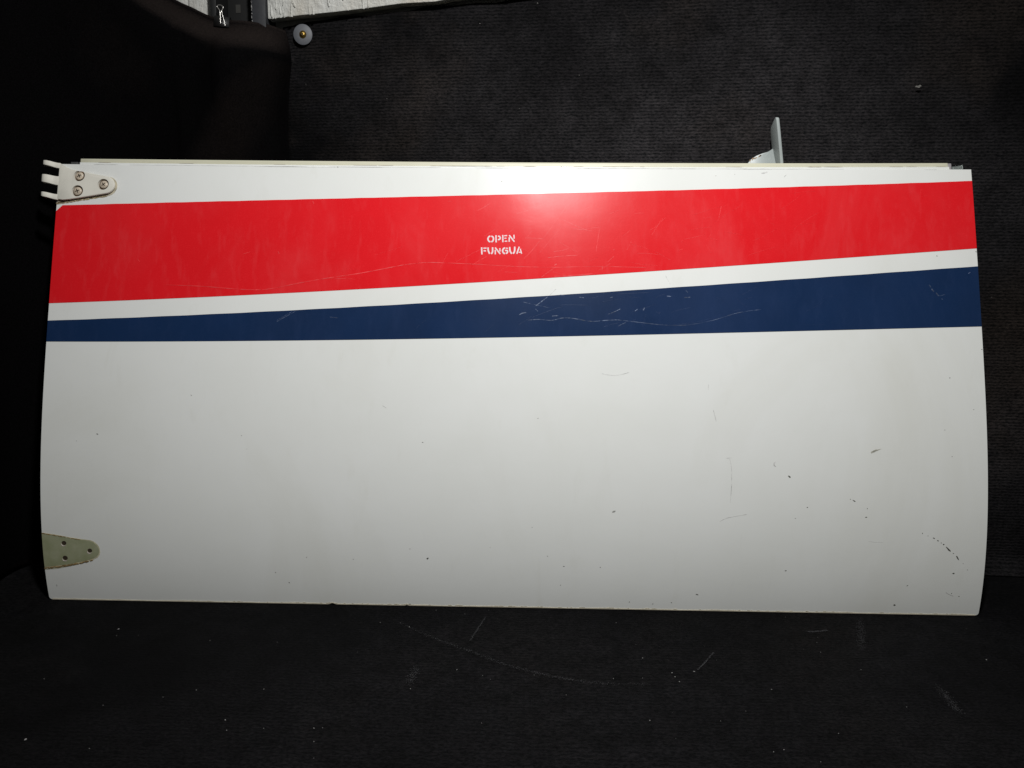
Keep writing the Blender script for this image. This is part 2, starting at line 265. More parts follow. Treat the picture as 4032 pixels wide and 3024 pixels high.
M_LINE = plain('scratch_dark', (0.56, 0.56, 0.545), 0.6, 0, 0.3, 150)
M_REDS = plain('scratch_pale_red', (0.74, 0.040, 0.045), 0.5, 0, 0.3, 120)
M_BLUES = plain('scratch_pale_blue', (0.075, 0.105, 0.18), 0.5, 0, 0.8, 60)
M_HINGE = plain('hinge_white', (0.77, 0.745, 0.665), 0.3, 0, 0.05, 30)
M_GRIME = plain('grime', (0.10, 0.075, 0.035), 0.8, 0, 0.6, 160)
M_TAN = plain('old_sealant', (0.52, 0.43, 0.27), 0.7, 0, 0.4, 140)
M_SCREW = plain('screw_painted', (0.60, 0.51, 0.40), 0.35, 0.0, 0.35, 260)
M_RECESS = plain('dark_recess', (0.035, 0.022, 0.012), 0.8, 0, 0.5, 300)
M_GREY = plain('grey_enamel', (0.36, 0.395, 0.39), 0.38, 0, 0.05, 30)
M_RUST = plain('brown_stain', (0.34, 0.22, 0.12), 0.7, 0, 0.4, 120)
M_RUBBER = plain('black_rubber', (0.055, 0.056, 0.058), 0.6, 0, 0.3, 100)
M_STEEL = plain('bright_wire', (0.72, 0.70, 0.66), 0.3, 0.9, 0.1, 60)
M_CLIP = plain('clip_black', (0.009, 0.0085, 0.0085), 0.45, 0, 0.2, 60)
M_WASHER = plain('washer_grey', (0.085, 0.089, 0.10), 0.55, 0.0, 0.12, 150)
M_BRASS = plain('brass', (0.62, 0.40, 0.10), 0.25, 1.0, 0.15, 200)
M_POST = plain('dark_steel', (0.022, 0.023, 0.027), 0.6, 0.0, 0.3, 60, 0.2)
M_LINT = plain('lint', (0.26, 0.255, 0.25), 0.9, 0, 0.3, 300)
M_PAN = plain('inner_pan', (0.10, 0.10, 0.09), 0.6, 0, 0.1, 20)

def primer_green():
    k = N('green_primer')
    c = k.mix(k.ramp(k.noise(45, 5, 0.6), [(0.35, 0), (0.7, 1)]), (0.285, 0.305, 0.175), (0.37, 0.38, 0.255))
    k.l(c, k.b.inputs['Base Color']); k.set(Roughness=0.6)
    k.l(k.bump(k.noise(200, 4, 0.6), 0.2, 0.0006), k.b.inputs['Normal'])
    return k.m
M_GREEN = primer_green()

def clear_plastic():
    k = N('cloudy_plastic')
    k.set(Base_Color=(0.55, 0.60, 0.58, 1), Roughness=0.25, Transmission_Weight=0.75, IOR=1.4)
    return k.m
M_CLEAR = clear_plastic()

def wall_white():
    k = N('old_white_wall_paint')
    st = k.noise(14, 5, 0.65, vec=k.coords((1, 1, 0.2)))
    c = k.mix(k.ramp(st, [(0.45, 0), (0.75, 1)]), (0.56, 0.56, 0.53), (0.47, 0.43, 0.36))
    k.l(c, k.b.inputs['Base Color']); k.set(Roughness=0.5)
    a = k.noise(60, 5, 0.65, vec=k.coords((1, 1, 0.3)))
    b = k.noise(180, 4, 0.6)
    k.l(k.bump(k.math('ADD', a, k.math('MULTIPLY', b, 0.5)), 0.8, 0.004), k.b.inputs['Normal'])
    return k.m
M_WALLP = wall_white()

def drape_cloth():
    k = N('black_drape_cloth')
    lint_ = k.ramp(k.noise(600, 3, 0.7), [(0.35, 0), (0.8, 1)])
    c = k.mix(lint_, (0.0010, 0.0009, 0.0010), (0.0046, 0.0042, 0.0046))
    ge = k.n('ShaderNodeNewGeometry'); sx = k.n('ShaderNodeSeparateXYZ'); k.l(ge.outputs['Normal'], sx.inputs[0])
    dust = k.ramp(k.math('ADD', k.math('ABSOLUTE', sx.outputs[2]), k.math('MULTIPLY', k.math('SUBTRACT', k.noise(9, 4, 0.6), 0.5), 0.35)), [(0.14, 0.0), (1.0, 1.0)])  # mask for dust and the painted-in lit ridge of the folds
    c = k.mix(dust, c, k.mix(lint_, (0.009, 0.0072, 0.0066), (0.033, 0.025, 0.0225)))      # dusty brown on up-turned folds, also painting in their lit ridge
    k.l(c, k.b.inputs['Base Color']); k.set(Roughness=0.9)
    k.b.inputs['Specular IOR Level'].default_value = 0.02
    k.l(k.bump(k.noise(900, 3, 0.7), 0.3, 0.0006), k.b.inputs['Normal'])
    return k.m
M_DRAPE = drape_cloth()
M_KNIT = knit('black_knit', (0.0022, 0.0021, 0.0024), (0.0200, 0.0184, 0.0194), (0.0225, 0.0172, 0.0140), 0.0046, True, patches=1.25, offset=(FALLOFF_OFS, FALLOFF_OFS * 0.37, FALLOFF_OFS * 1.7))
M_CARPET = knit('black_carpet', (0.0018, 0.0017, 0.0020), (0.0070, 0.0067, 0.0074), (0.0070, 0.0062, 0.0060), 0.006, False, 0.6, 1.6)

# ------------------------------------------------------------------ setting: floor and walls
def yw(x):                                   # the back wall stands slightly askew to the door
    return 0.165 + 0.08 * (0.65 - x)

def sheet(name, pts2, fn, nx, ny, m, parent=None, smooth=60):
    (a, b), (c, d) = pts2
    v, f = [], []
    for j in range(ny + 1):
        for i in range(nx + 1):
            v.append(fn(a + (c - a) * i / nx, b + (d - b) * j / ny))
    for j in range(ny):
        for i in range(nx):
            q = j * (nx + 1) + i
            f.append((q, q + 1, q + nx + 2, q + nx + 1))
    o = mesh_obj(name, v, f, m, parent, smooth)
    return o

floor = sheet('floor', ((-1.6, -1.8), (1.6, 0.5)), lambda x, y: (x, y, 0.0012 * math.sin(x * 7.3 + 1) * math.sin(y * 9.1) * (1 if y < -0.08 else 0) - 0.0012), 64, 46, M_CARPET)
tag(floor, 'black ribbed carpet on the floor under the door panel', 'carpet', 'structure')

def wall_quad(name, x0, x1, z0, z1, off0, off1, m, parent=None):
    """block following the skewed wall; off is distance in front of the wall plane"""
    v = []
    for z in (z0, z1):
        for x, o in ((x0, off1), (x1, off1), (x1, off0), (x0, off0)):
            v.append((x, yw(x) - o, z))
    f = [(0, 1, 2, 3), (7, 6, 5, 4), (0, 4, 5, 1), (1, 5, 6, 2), (2, 6, 7, 3), (3, 7, 4, 0)]
    return mesh_obj(name, v, f, m, parent)

wall = wall_quad('wall_back', -1.5, 1.5, -0.002, 1.6, -0.08, -0.02, M_WALLP)
tag(wall, 'white painted wall behind the black cloths', 'wall', 'structure')

# white painted planks showing between the drape and the steel post
for k, (x0, x1, dy) in enumerate(((-0.70, -0.5335, 0.0), (-0.532, -0.5175, 0.0008), (-0.516, -0.500, 0.0), (-0.498, -0.452, 0.0012))):
    bevel_obj(wall_quad('plank', x0, x1, 0.55, 1.35, -0.019, -0.002 + dy, M_WALLP, wall), 0.0015)

# ribbed knit backdrop tacked over the wall
def knit_surface(u, t):
    # u: 0..1 left to right, t: 0..1 bottom to top
    x = (-0.352 + (-0.010) * (1 - t) * 1.2) * (1 - u) + 1.25 * u
    top = 0.8085 + 0.082 * (x + 0.334) if x < 0.4 else 0.8085 + 0.082 * 0.734
    top += 0.0016 * math.sin(x * 41) + 0.001 * math.sin(x * 97 + 1)
    z = 0.0 + top * t
    wob = 0.0035 * math.sin(x * 6.1 + z * 3) * math.sin(z * 5 + 1.0) + 0.0015 * math.sin(x * 17 + 2 * z)
    edge = 0.006 * math.exp(-((x + 0.36) / 0.02) ** 2)
    cove = 0.02 * (1 - math.sqrt(max(0.0, 1 - (1 - z / 0.02) ** 2))) if z < 0.02 else 0.0     # the cloth sweeps onto the floor
    return (x, yw(x) - 0.002 - abs(wob) + edge * 0.5 - cove, z + (0.0015 if z < 0.002 else 0))
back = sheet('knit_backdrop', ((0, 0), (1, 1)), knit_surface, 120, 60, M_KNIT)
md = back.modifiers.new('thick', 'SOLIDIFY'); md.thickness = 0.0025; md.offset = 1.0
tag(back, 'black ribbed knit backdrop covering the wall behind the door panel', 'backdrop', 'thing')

rl = random.Random(21)
lv, lf = [], []
for lx, ly, lz, lr in ((0.5624, 0.164, 0.7048, 0.005), (0.0308, 0.2065, 0.8266, 0.0016), (0.0923, 0.2016, 0.727, 0.0012), (0.0059, 0.2085, 0.6819, 0.001), (-0.1921, 0.2244, 0.6979, 0.001), (-0.0527, 0.2132, 0.8007, 0.0013), (-0.3157, 0.2343, 0.7203, 0.0009), (0.6876, 0.154, 0.4144, 0.001)):
    for k in range(9 if lr > 0.003 else 1):
        cx_, cz_ = (lx + rl.gauss(0, lr * 0.45), lz + rl.gauss(0, lr * 0.2)) if lr > 0.003 else (lx, lz)
        q = lr * (0.28 if lr > 0.003 else 0.5); b0 = len(lv)
        for j in range(6):
            a_ = j * math.pi / 3; lv.append((cx_ + q * 1.5 * math.cos(a_) * rl.uniform(0.6, 1.1), yw(cx_) - 0.0112, cz_ + q * 0.7 * math.sin(a_)))
        lf.append(tuple(range(b0, b0 + 6)))
o = mesh_obj('lint', lv, lf, plain('backdrop_lint', (0.13, 0.125, 0.115), 0.9, 0, 0.3, 300), back); o['kind'] = 'stuff'

# painted board over the top of the backdrop
def board():
    xs = [-0.3675 + 0.05 * i for i in range(33)]
    v, f = [], []
    for x in xs:
        zb = 0.8100 + 0.080 * (x + 0.3694) + 0.0012 * math.sin(x * 60) + 0.0008 * math.sin(x * 171)
        for o in (0.022, 0.000):
            for z in (zb + (0.001 if o == 0 else 0), 1.35):
                v.append((x, yw(x) - o, z))
    for i in range(len(xs) - 1):
        a, b = 4 * i, 4 * i + 4
        f += [(a, b, b + 1, a + 1), (a + 2, a + 3, b + 3, b + 2), (a, a + 2, b + 2, b), (a + 1, b + 1, b + 3, a + 3)]
    f += [(0, 1, 3, 2)]; e = 4 * (len(xs) - 1); f += [(e, e + 2, e + 3, e + 1)]
    return mesh_obj('painted_board', v, f, M_WALLP)
bd = board(); bevel_obj(bd, 0.002)
tag(bd, 'white board with thick lumpy paint along the top of the knit backdrop', 'board')
# paint drips hanging along its lower edge
dv, df = [], []
rnd = random.Random(3)
for k in range(26):
    x = rnd.choice((-0.36, -0.355, -0.345, -0.335, -0.33, -0.30, -0.275, -0.25, -0.22)) + rnd.uniform(-0.004, 0.004)
    ztop = 0.8100 + 0.080 * (x + 0.3694) + rnd.uniform(0.004, 0.03)
    ln = rnd.uniform(0.006, 0.026); w = rnd.uniform(0.0012, 0.003)
    b0 = len(dv)
    for j in range(7):
        t = j / 6
        ww = w * (0.35 + 0.65 * t) * (1.0 if j < 6 else 0.4)
        z = max(ztop - ln * t, 0.8095 + 0.080 * (x + 0.3694))
        for a in (-1, 0, 1):
            dv.append((x + a * ww + 0.0008 * math.sin(k + 3 * t), yw(x) - 0.0222 - (0.0016 * (0.4 + t) if a == 0 else -0.0006), z))
    for j in range(6):
        for a in (0, 1):
            q = b0 + 3 * j + a
            df.append((q, q + 1, q + 4, q + 3))
dr = mesh_obj('paint_drips', dv, df, M_WALLP, bd, 60); dr['kind'] = 'stuff'

# dark steel channel post in the corner
post = link(bpy.data.objects.new('steel_post', None)); post.location = (-0.41, 0.25, 0.0)
def pbox(name, x0, x1, z0, z1, o0, o1, m, bev=0.0006, par=None):
    o = wall_quad(name, x0, x1, z0, z1, o0, o1, m)
    if bev: bevel_obj(o, bev)
    if par is None:
        o.parent = post; o.matrix_parent_inverse = post.matrix_world.inverted() if False else Matrix.Translation(post.location).inverted()
    return o
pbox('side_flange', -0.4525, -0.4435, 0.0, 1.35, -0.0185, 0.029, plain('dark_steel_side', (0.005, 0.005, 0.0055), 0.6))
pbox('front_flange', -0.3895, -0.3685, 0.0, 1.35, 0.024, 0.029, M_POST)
pbox('web', -0.4430, -0.3900, 0.0, 1.35, -0.0185, -0.0165, plain('shaded_web', (0.0012, 0.0012, 0.0012), 0.8))  # web coloured near black to paint in the shade inside the channel
pbox('return_lip', -0.3730, -0.3686, 0.0, 1.35, -0.0185, 0.0238, M_POST)
pbox('slot', -0.4300, -0.4225, 0.8315, 0.8435, -0.0162, -0.0158, plain('slot_light', (0.025, 0.024, 0.021), 0.7), 0)
# speckled, worn paint along the flange edge
sv, sf = [], []
rnd = random.Random(5)
for k in range(60):
    z = rnd.uniform(0.795, 0.90); r = rnd.uniform(0.0004, 0.0011)
    c = Vector((-0.3892 + rnd.uniform(-0.0003, 0.0006), yw(-0.389) - 0.0293, z)); b0 = len(sv)
    for j in range(6):
        a = j * math.pi / 3
        sv.append(c + Vector((r * 0.7 * math.cos(a), 0, r * math.sin(a))))
    sf.append(tuple(range(b0, b0 + 6)))
sp = mesh_obj('worn_paint_specks', sv, sf, M_LINT); sp['kind'] = 'stuff'
sp.parent = post; sp.matrix_parent_inverse = Matrix.Translation(post.location).inverted()
tag(post, 'dark steel channel post between white boards in the corner', 'post')

# smooth black drape closing the left side
PATH = [(-0.347, 0.240, 0.7975), (-0.368, 0.2225, 0.8015), (-0.40, 0.219, 0.8055), (-0.4285, 0.2215, 0.8085), (-0.4545, 0.2235, 0.815),
        (-0.4795, 0.225, 0.8265), (-0.505, 0.2265, 0.838), (-0.56, 0.222, 0.868), (-0.62, 0.205, 0.91), (-0.69, 0.165, 0.96), (-0.735, 0.10, 1.0),
        (-0.72, 0.01, 1.02), (-0.675, -0.06, 1.03), (-0.69, -0.16, 1.03), (-0.76, -0.32, 1.03), (-0.80, -0.60, 1.03), (-0.82, -1.0, 1.03)]
def cr(p, t):
    n = len(p) - 1; t = min(max(t * n, 0), n - 1e-6); i = int(t); u = t - i
    g = [Vector(p[min(max(i + d, 0), n)]) for d in (-1, 0, 1, 2)]
    return 0.5 * ((2 * g[1]) + (-g[0] + g[2]) * u + (2 * g[0] - 5 * g[1] + 4 * g[2] - g[3]) * u * u + (-g[0] + 3 * g[1] - 3 * g[2] + g[3]) * u ** 3)
def drape_surface(u, t):
    p = cr(PATH, u); q = cr(PATH, min(u + 0.004, 1)); q0 = cr(PATH, max(u - 0.004, 0))
    d = (q - q0); d.z = 0; d.normalize()
    nrm = Vector((-d.y, d.x, 0))
    if nrm.dot(CAM - p) < 0: nrm = -nrm
    h = t * t * 0.5 + t * 0.5                  # denser rows near the top edge
    depth = h * p.z                            # metres below the top edge
    q_ = min(max((depth - 0.004) / 0.040, 0), 1); roll = 0.040 * q_ * q_ * (3 - 2 * q_) * math.exp(-(max(depth - 0.06, 0) / 0.16) ** 1.4)
    roll *= (lambda a: a * a * (3 - 2 * a))(u / 0.16) if u < 0.16 else (1.0 if u < 0.5 else max(0.0, 1 - (u - 0.5) / 0.2))
    fold = 0.003 * math.sin(u * 21 + 2.2 * h) * min(1, depth / 0.12) * min(1, u / 0.1)
    diag = 0.030 * math.exp(-(((p.x + 0.365) + 0.55 * (depth - 0.02)) / 0.045) ** 2) * min(1, depth / 0.05) * math.exp(-(depth / 0.25) ** 2)
    x = p + nrm * (roll + fold + diag)
    pinch = Vector((-0.010, 0.0, 0)) * h * max(0, 1 - u / 0.08)
    x = x + pinch
    x.z = p.z - depth
    return x
dp = sheet('black_drape', ((0, 0), (1, 1)), drape_surface, 220, 90, M_DRAPE)
md = dp.modifiers.new('thick', 'SOLIDIFY'); md.thickness = 0.0015; md.offset = -1
tag(dp, 'smooth black cloth drape hanging at the left of the door panel', 'drape')

# binder clip holding the drape on the post
clip = link(bpy.data.objects.new('binder_clip', None)); CL = Vector((-0.4315, 0.2135, 0.800)); clip.location = CL
def clip_body():
    v, f = [], []
    prof = [(-0.0005, -0.004), (0.0015, 0.004), (0.004, 0.011), (0.0075, 0.0125), (0.011, 0.011), (0.0135, 0.004), (0.0155, -0.004)]
    for sx in (-0.0112, 0.0112):
        for (y, z) in prof: v.append((sx + 0.0025 * 0, y - 0.004, z - 0.05 * sx * 2.2 - 0.0005))
    n = len(prof)
    for i in range(n - 1): f.append((i, i + 1, n + i + 1, n + i))
    o = mesh_obj('body', v, f, M_CLIP, clip, 60)
    m2 = o.modifiers.new('t', 'SOLIDIFY'); m2.thickness = 0.0008
    return o
clip_body()
def tube(name, pts, r, m, parent, n=8, closed=False):
    v, f = [], []
    P = [Vector(p) for p in pts]; K = len(P)
    for i, p in enumerate(P):
        d = (P[min(i + 1, K - 1)] - P[max(i - 1, 0)]).normalized()
        a = d.orthogonal().normalized() if i == 0 else (a - d * a.dot(d)).normalized()
        b = d.cross(a)
        for j in range(n):
            t = 2 * math.pi * j / n
            v.append(p + (a * math.cos(t) + b * math.sin(t)) * r)
    for i in range(K - 1):
        for j in range(n):
            f.append((i * n + j, i * n + (j + 1) % n, (i + 1) * n + (j + 1) % n, (i + 1) * n + j))
    f += [tuple(range(n)), tuple(range((K - 1) * n, K * n))]
    return mesh_obj(name, v, f, m, parent, 60)
H = [(-0.4325, 0.2095, 0.8000), (-0.4325, 0.2098, 0.8075), (-0.4327, 0.2102, 0.8165), (-0.4338, 0.2105, 0.8190), (-0.4362, 0.2107, 0.8222), (-0.4366, 0.2108, 0.8240), (-0.4350, 0.2109, 0.8256),
     (-0.4325, 0.2109, 0.8258), (-0.4298, 0.2108, 0.8247), (-0.4280, 0.2107, 0.8228), (-0.4282, 0.2106, 0.8212), (-0.4298, 0.2104, 0.8185), (-0.4301, 0.2102, 0.8160), (-0.4283, 0.2097, 0.8080), (-0.4256, 0.2092, 0.7968)]
HS = [cr(H, i / 56) - CL for i in range(57)]
tube('wire_handle', HS, 0.00052, M_STEEL, clip)
HB = [Vector((p.x, 0.012, 0.004 - p.z)) for p in HS]    # back handle hangs down behind the cloth
tube('wire_handle', [Vector((p.x, p.y + 0.0, p.z)) for p in HB], 0.00052, M_STEEL, clip)
tag(clip, 'black binder clip with silver wire handle pinching the drape edge', 'binder clip')

# grey washer and brass screw tacking the backdrop
WC = Vector((-0.319, yw(-0.319) - 0.0075, 0.7918))
def lathe(name, prof, m, parent, n=40, centre=Vector((0, 0, 0)), axis=Vector((0, -1, 0)), up=Vector((0, 0, 1)), smooth=40, sx=1.0):
    side = up.cross(axis).normalized(); v, f = [], []
    for (r, h) in prof:
        for j in range(n):
            t = 2 * math.pi * j / n
            v.append(centre + side * (r * sx * math.cos(t)) + up * (r * math.sin(t)) + axis * h)
    K = len(prof)
    for i in range(K - 1):
        for j in range(n):
            f.append((i * n + j, i * n + (j + 1) % n, (i + 1) * n + (j + 1) % n, (i + 1) * n + j))
    f += [tuple(range(n)), tuple(range((K - 1) * n, K * n))]
    return mesh_obj(name, v, f, m, parent, smooth)
ws = link(bpy.data.objects.new('fender_washer', None)); ws.location = WC
WA = Vector((0.10, -1, -0.02)).normalized()
lathe('disc', [(0.0144, -0.0012), (0.0148, -0.0008), (0.0148, 0.0004), (0.0142, 0.0008), (0.0042, 0.0006)], M_WASHER, ws, axis=WA, sx=0.94)
bs = lathe('screw', [(0.0030, 0.0), (0.0056, 0.0008), (0.0054, 0.0016), (0.0046, 0.0026), (0.0034, 0.0034), (0.0018, 0.0039), (0.0004, 0.0040)], M_BRASS, ws, 24, axis=WA, smooth=70, sx=0.94)
for a in (30, 120):
    d = Vector((math.cos(math.radians(a)), 0, math.sin(math.radians(a)))); e = Vector((-d.z, 0, d.x))
    v = [d * sx * 0.0026 + e * sy * 0.0005 + WA * hh for hh in (0.0030, 0.0042) for sx, sy in ((-1, -1), (1, -1), (1, 1), (-1, 1))]
    mesh_obj('cross_slot', v, [(0, 1, 2, 3), (4, 5, 6, 7), (0, 1, 5, 4), (1, 2, 6, 5), (2, 3, 7, 6), (3, 0, 4, 7)], M_RECESS, bs)
tag(ws, 'round grey washer held by a brass screw in the backdrop corner', 'washer')

# ------------------------------------------------------------------ the door panel
KN = [-0.127478, 0.132612, 0.250554, 0.268011, 0.293637]
LEN = 0.60247; SHEAR = -0.008015
COEF = [0.801685, -1.853284, 1.472714, -0.128435]
def phi(s):
    t = s / LEN
    return ((COEF[0] * t + COEF[1]) * t + COEF[2]) * t + COEF[3]
NT = 800
TAB = [(0.0, 0.0)]
for i in range(NT):
    s = (i + 0.5) * 0.64 / NT; a = phi(min(s, LEN))
    TAB.append((TAB[-1][0] + math.sin(a) * 0.64 / NT, TAB[-1][1] + math.cos(a) * 0.64 / NT))
def P(x, s, off=0.0):
    """point on the door skin: x along the door, s up the curve from its lower edge, off out of the surface"""
    a = phi(min(max(s, 0), LEN))
    if s < 0: y, z = s * math.sin(a), s * math.cos(a)
    else:
        t = min(s / 0.64 * NT, NT - 1e-6); i = int(t); u = t - i
        y = TAB[i][0] + (TAB[i + 1][0] - TAB[i][0]) * u; z = TAB[i][1] + (TAB[i + 1][1] - TAB[i][1]) * u
    return Vector((x + SHEAR * s, y - off * math.cos(a), z + off * math.sin(a)))
def poly(c, x): return ((c[0] * x + c[1]) * x + c[2]) * x + c[3]
TOP = (-0.00196, 0.00513, 0.00048, 0.60039)
STEP = (0.0, 0.00799, 0.00058, 0.60314)
FLG = (0.00169, 0.0061, -0.00011, 0.60995)
RT = (0.00708, 0.00412, 0.03181, 0.5627)
RB = (-0.00751, 0.01549, 0.07229, 0.44265)
BT = (-0.00781, 0.01547, 0.07197, 0.41838)
BB = (-0.0059, 0.01127, 0.02896, 0.36502)

door = link(bpy.data.objects.new('aircraft_door', None))
tag(door, 'curved white aircraft door panel with red and navy stripes standing on the carpet', 'aircraft door', 'thing')

def shell(name, xs, lo, hi, ns, o1, o0, m, parent, smooth=30):
    """solid sheet between the curves lo(x) and hi(x), from offset o0 (back) to o1 (front)"""
    v, f = [], []; nx = len(xs)
    for o in (o1, o0):
        for j in range(ns + 1):
            for x in xs:
                a, b = lo(x), hi(x)
                v.append(P(x, a + (b - a) * j / ns, o))
    A = nx * (ns + 1)
    for j in range(ns):
        for i in range(nx - 1):
            q = j * nx + i
            f.append((q, q + 1, q + nx + 1, q + nx)); f.append((A + q, A + q + nx, A + q + nx + 1, A + q + 1))
    for i in range(nx - 1):
        f.append((i, A + i, A + i + 1, i + 1)); t = ns * nx + i
        f.append((t, t + 1, A + t + 1, A + t))
    for j in range(ns):
        q = j * nx; f.append((q, q + nx, A + q + nx, A + q)); q += nx - 1
        f.append((q, A + q, A + q + nx, q + nx))
    return mesh_obj(name, v, f, m, parent, smooth)
def lin(a, b, n): return [a + (b - a) * i / n for i in range(n + 1)]

HW = 0.625
def skin_lo(x):                               # small rounded lower corners
    e = HW - abs(x)
    r = 0.004
    s = 0.0 if e >= r else r - math.sqrt(max(r * r - (r - e) ** 2, 0))
    # dents knocked in the lower edge
    s += 0.0020 * math.exp(-((x + 0.2375) / 0.0035) ** 2) + 0.0011 * math.exp(-((x + 0.1365) / 0.002) ** 2)
    return s
XS = [-HW, -HW + 0.0006, -HW + 0.002, -HW + 0.004] + lin(-0.61, 0.61, 122) + [HW - 0.004, HW - 0.002, HW - 0.0006, HW]
XS = sorted(set(XS + lin(-0.2375 - 0.01, -0.2375 + 0.01, 14) + lin(-0.1365 - 0.006, -0.1365 + 0.006, 10)))
skin = shell('skin', XS, skin_lo, lambda x: poly(TOP, x), 72, 0.0, -0.0022, M_WHITE, door)
# a stiff tray behind the skin closes the door
pan = shell('inner_pan', lin(-0.600, 0.600, 8), lambda x: 0.030, lambda x: 0.590, 30, -0.006, -0.036, M_PAN, door)

# --- red and navy stripes, laid on the skin
def red_top(x):
    return min(poly(RT, x), 0.5345 + (x + HW) * 1.0) + 0.00018 * math.sin(x * 130) * math.sin(x * 37)
RX = sorted(set(lin(-0.6249, -0.605, 14) + lin(-0.605, 0.6249, 120)))
shell('red_stripe', RX, lambda x: poly(RB, x), red_top, 24, 0.00035, 0.00004, M_RED, door)
shell('navy_stripe', lin(-0.6249, 0.6249, 120), lambda x: poly(BB, x), lambda x: poly(BT, x) + 0.00012 * math.sin(x * 90), 14, 0.00035, 0.00004, M_BLUE, door)

# --- thin film shapes on the curved skin
def stroke(pts, w, o1, o0, ends=0.0, sub=1, vary=0.0, rnd=None):
    """ribbon of width w along pts (x, s): returns verts, faces of a closed solid"""
    if sub > 1 and len(pts) > 2:
        n = (len(pts) - 1) * sub
        pts = [tuple(cr([(a, b, 0) for a, b in pts], i / n))[:2] for i in range(n + 1)]
    elif sub > 1:
        n = sub * 2; (a, b), (c, d) = pts
        pts = [(a + (c - a) * i / n, b + (d - b) * i / n) for i in range(n + 1)]
    q = [Vector(p) for p in pts]; K = len(q)
    L, R = [], []
    for i in range(K):
        d0 = (q[i] - q[i - 1]).normalized() if i else (q[1] - q[0]).normalized()
        d1 = (q[i + 1] - q[i]).normalized() if i < K - 1 else d0
        t = (d0 + d1).normalized(); n = Vector((-t.y, t.x)); sc_ = 1 / max(0.6, n.dot(Vector((-d0.y, d0.x))))
        ww = w * 0.5 * sc_
        if vary: ww *= (1 + vary * (rnd.random() * 2 - 1))
        if ends and (i == 0 or i == K - 1): ww *= ends
        L.append(q[i] + n * ww); R.append(q[i] - n * ww)
    v = [P(p.x, p.y, o) for o in (o1, o0) for p in L + R]
    f = []; B = 2 * K
    for i in range(K - 1):
        f += [(i, i + 1, K + i + 1, K + i), (B + i, B + K + i, B + K + i + 1, B + i + 1), (i, B + i, B + i + 1, i + 1), (K + i, K + i + 1, B + K + i + 1, B + K + i)]
    f += [(0, K, B + K, B), (K - 1, B + K - 1, B + 2 * K - 1, 2 * K - 1)]
    return v, f
def gather(name, items, m, parent=None):
    V, F = [], []
    for v, f in items:
        b = len(V); V += v; F += [tuple(i + b for i in q) for q in f]
    return mesh_obj(name, V, F, m, parent if parent is not None else door)

for parts in LETTERS:
    items = []
    for pl, w in parts:
        n = 3 if len(pl) > 2 else 1
        items.append(stroke(pl, w * 0.88, 0.00058, 0.00030, 0.84, n))
    gather('letter', items, M_LETTER)

# --- wear: chips, dark scratches, pale scratches
rnd = random.Random(11)
def blob(x, s, l, w, ang, o1, o0, n=9):
    a = -math.radians(ang); v, f = [], []
    rs = [rnd.uniform(0.7, 1.2) for _ in range(n)]
    for o in (o1, o0):
        for j in range(n):
            t = 2 * math.pi * j / n; u, q = l * 0.5 * rs[j] * math.cos(t), w * 0.5 * rs[j] * math.sin(t)
            v.append(P(x + u * math.cos(a) - q * math.sin(a), s + u * math.sin(a) + q * math.cos(a), o))
    f = [tuple(range(n)), tuple(range(2 * n - 1, n - 1, -1))] + [(j, n + j, n + (j + 1) % n, (j + 1) % n) for j in range(n)]
    return v, f
for shade, m, nm in ((0, M_CHIP, 'paint_chips'), (1, M_CHIP2, 'shallow_paint_chips'), (2, M_SMEAR, 'scuffs')):
    o = gather(nm, [blob(x, s, l * 0.9, w * 0.85, a, 0.00012, -0.0002) for x, s, l, w, a, h in CHIPS if int(h) == shade], m); o['kind'] = 'stuff'
o = gather('dark_scratches', [stroke(pl, w, 0.00012, -0.0002, 0.3, 4, 0.45, rnd) for pl, w in DARK_LINES], M_LINE); o['kind'] = 'stuff'
o = gather('pale_scratches_on_red', [stroke(pl, w * 0.75, 0.00047, 0.0002, 0.2, 8, 0.9, rnd) for pl, w in RED_SCRATCHES], M_REDS); o['kind'] = 'stuff'
o = gather('pale_scratches_on_navy', [stroke(pl, w * 0.8, 0.00047, 0.0002, 0.2, 8, 0.9, rnd) for pl, w in BLUE_SCRATCHES], M_BLUES); o['kind'] = 'stuff'
# hairlines left by wiping, over the middle of both stripes
it, it2 = [], []
for k in range(110):
    x = rnd.gauss(0.16, 0.18); u = rnd.random(); l = rnd.uniform(0.006, 0.045) * (0.6 + 0.8 * rnd.random()); a = rnd.gauss(0.35, 0.6); bend = rnd.uniform(-0.15, 0.15)
    lo, hi = (poly(RB, x) + 0.004, poly(RT, x) - 0.004) if k % 3 else (poly(BB, x) + 0.003, poly(BT, x) - 0.003)
    s = lo + (hi - lo) * u
    pts = [(x + l * (q - 0.5) * math.cos(a), s + l * (q - 0.5) * math.sin(a) + bend * l * (q - 0.5) ** 2) for q in (0, 0.33, 0.66, 1)]
    if any(abs(p[0]) > 0.6 or p[1] < lo or p[1] > hi for p in pts): continue
    (it if k % 3 else it2).append(stroke(pts, rnd.uniform(0.00006, 0.00016), 0.00045, 0.0002, 0.1, 3, 0.5, rnd))
o = gather('red_hairlines', it, plain('hairline_red', (0.78, 0.045, 0.05), 0.4, 0, 0.2, 90)); o['kind'] = 'stuff'
o = gather('navy_hairlines', it2, plain('hairline_navy', (0.030, 0.052, 0.13), 0.4, 0, 0.3, 90)); o['kind'] = 'stuff'
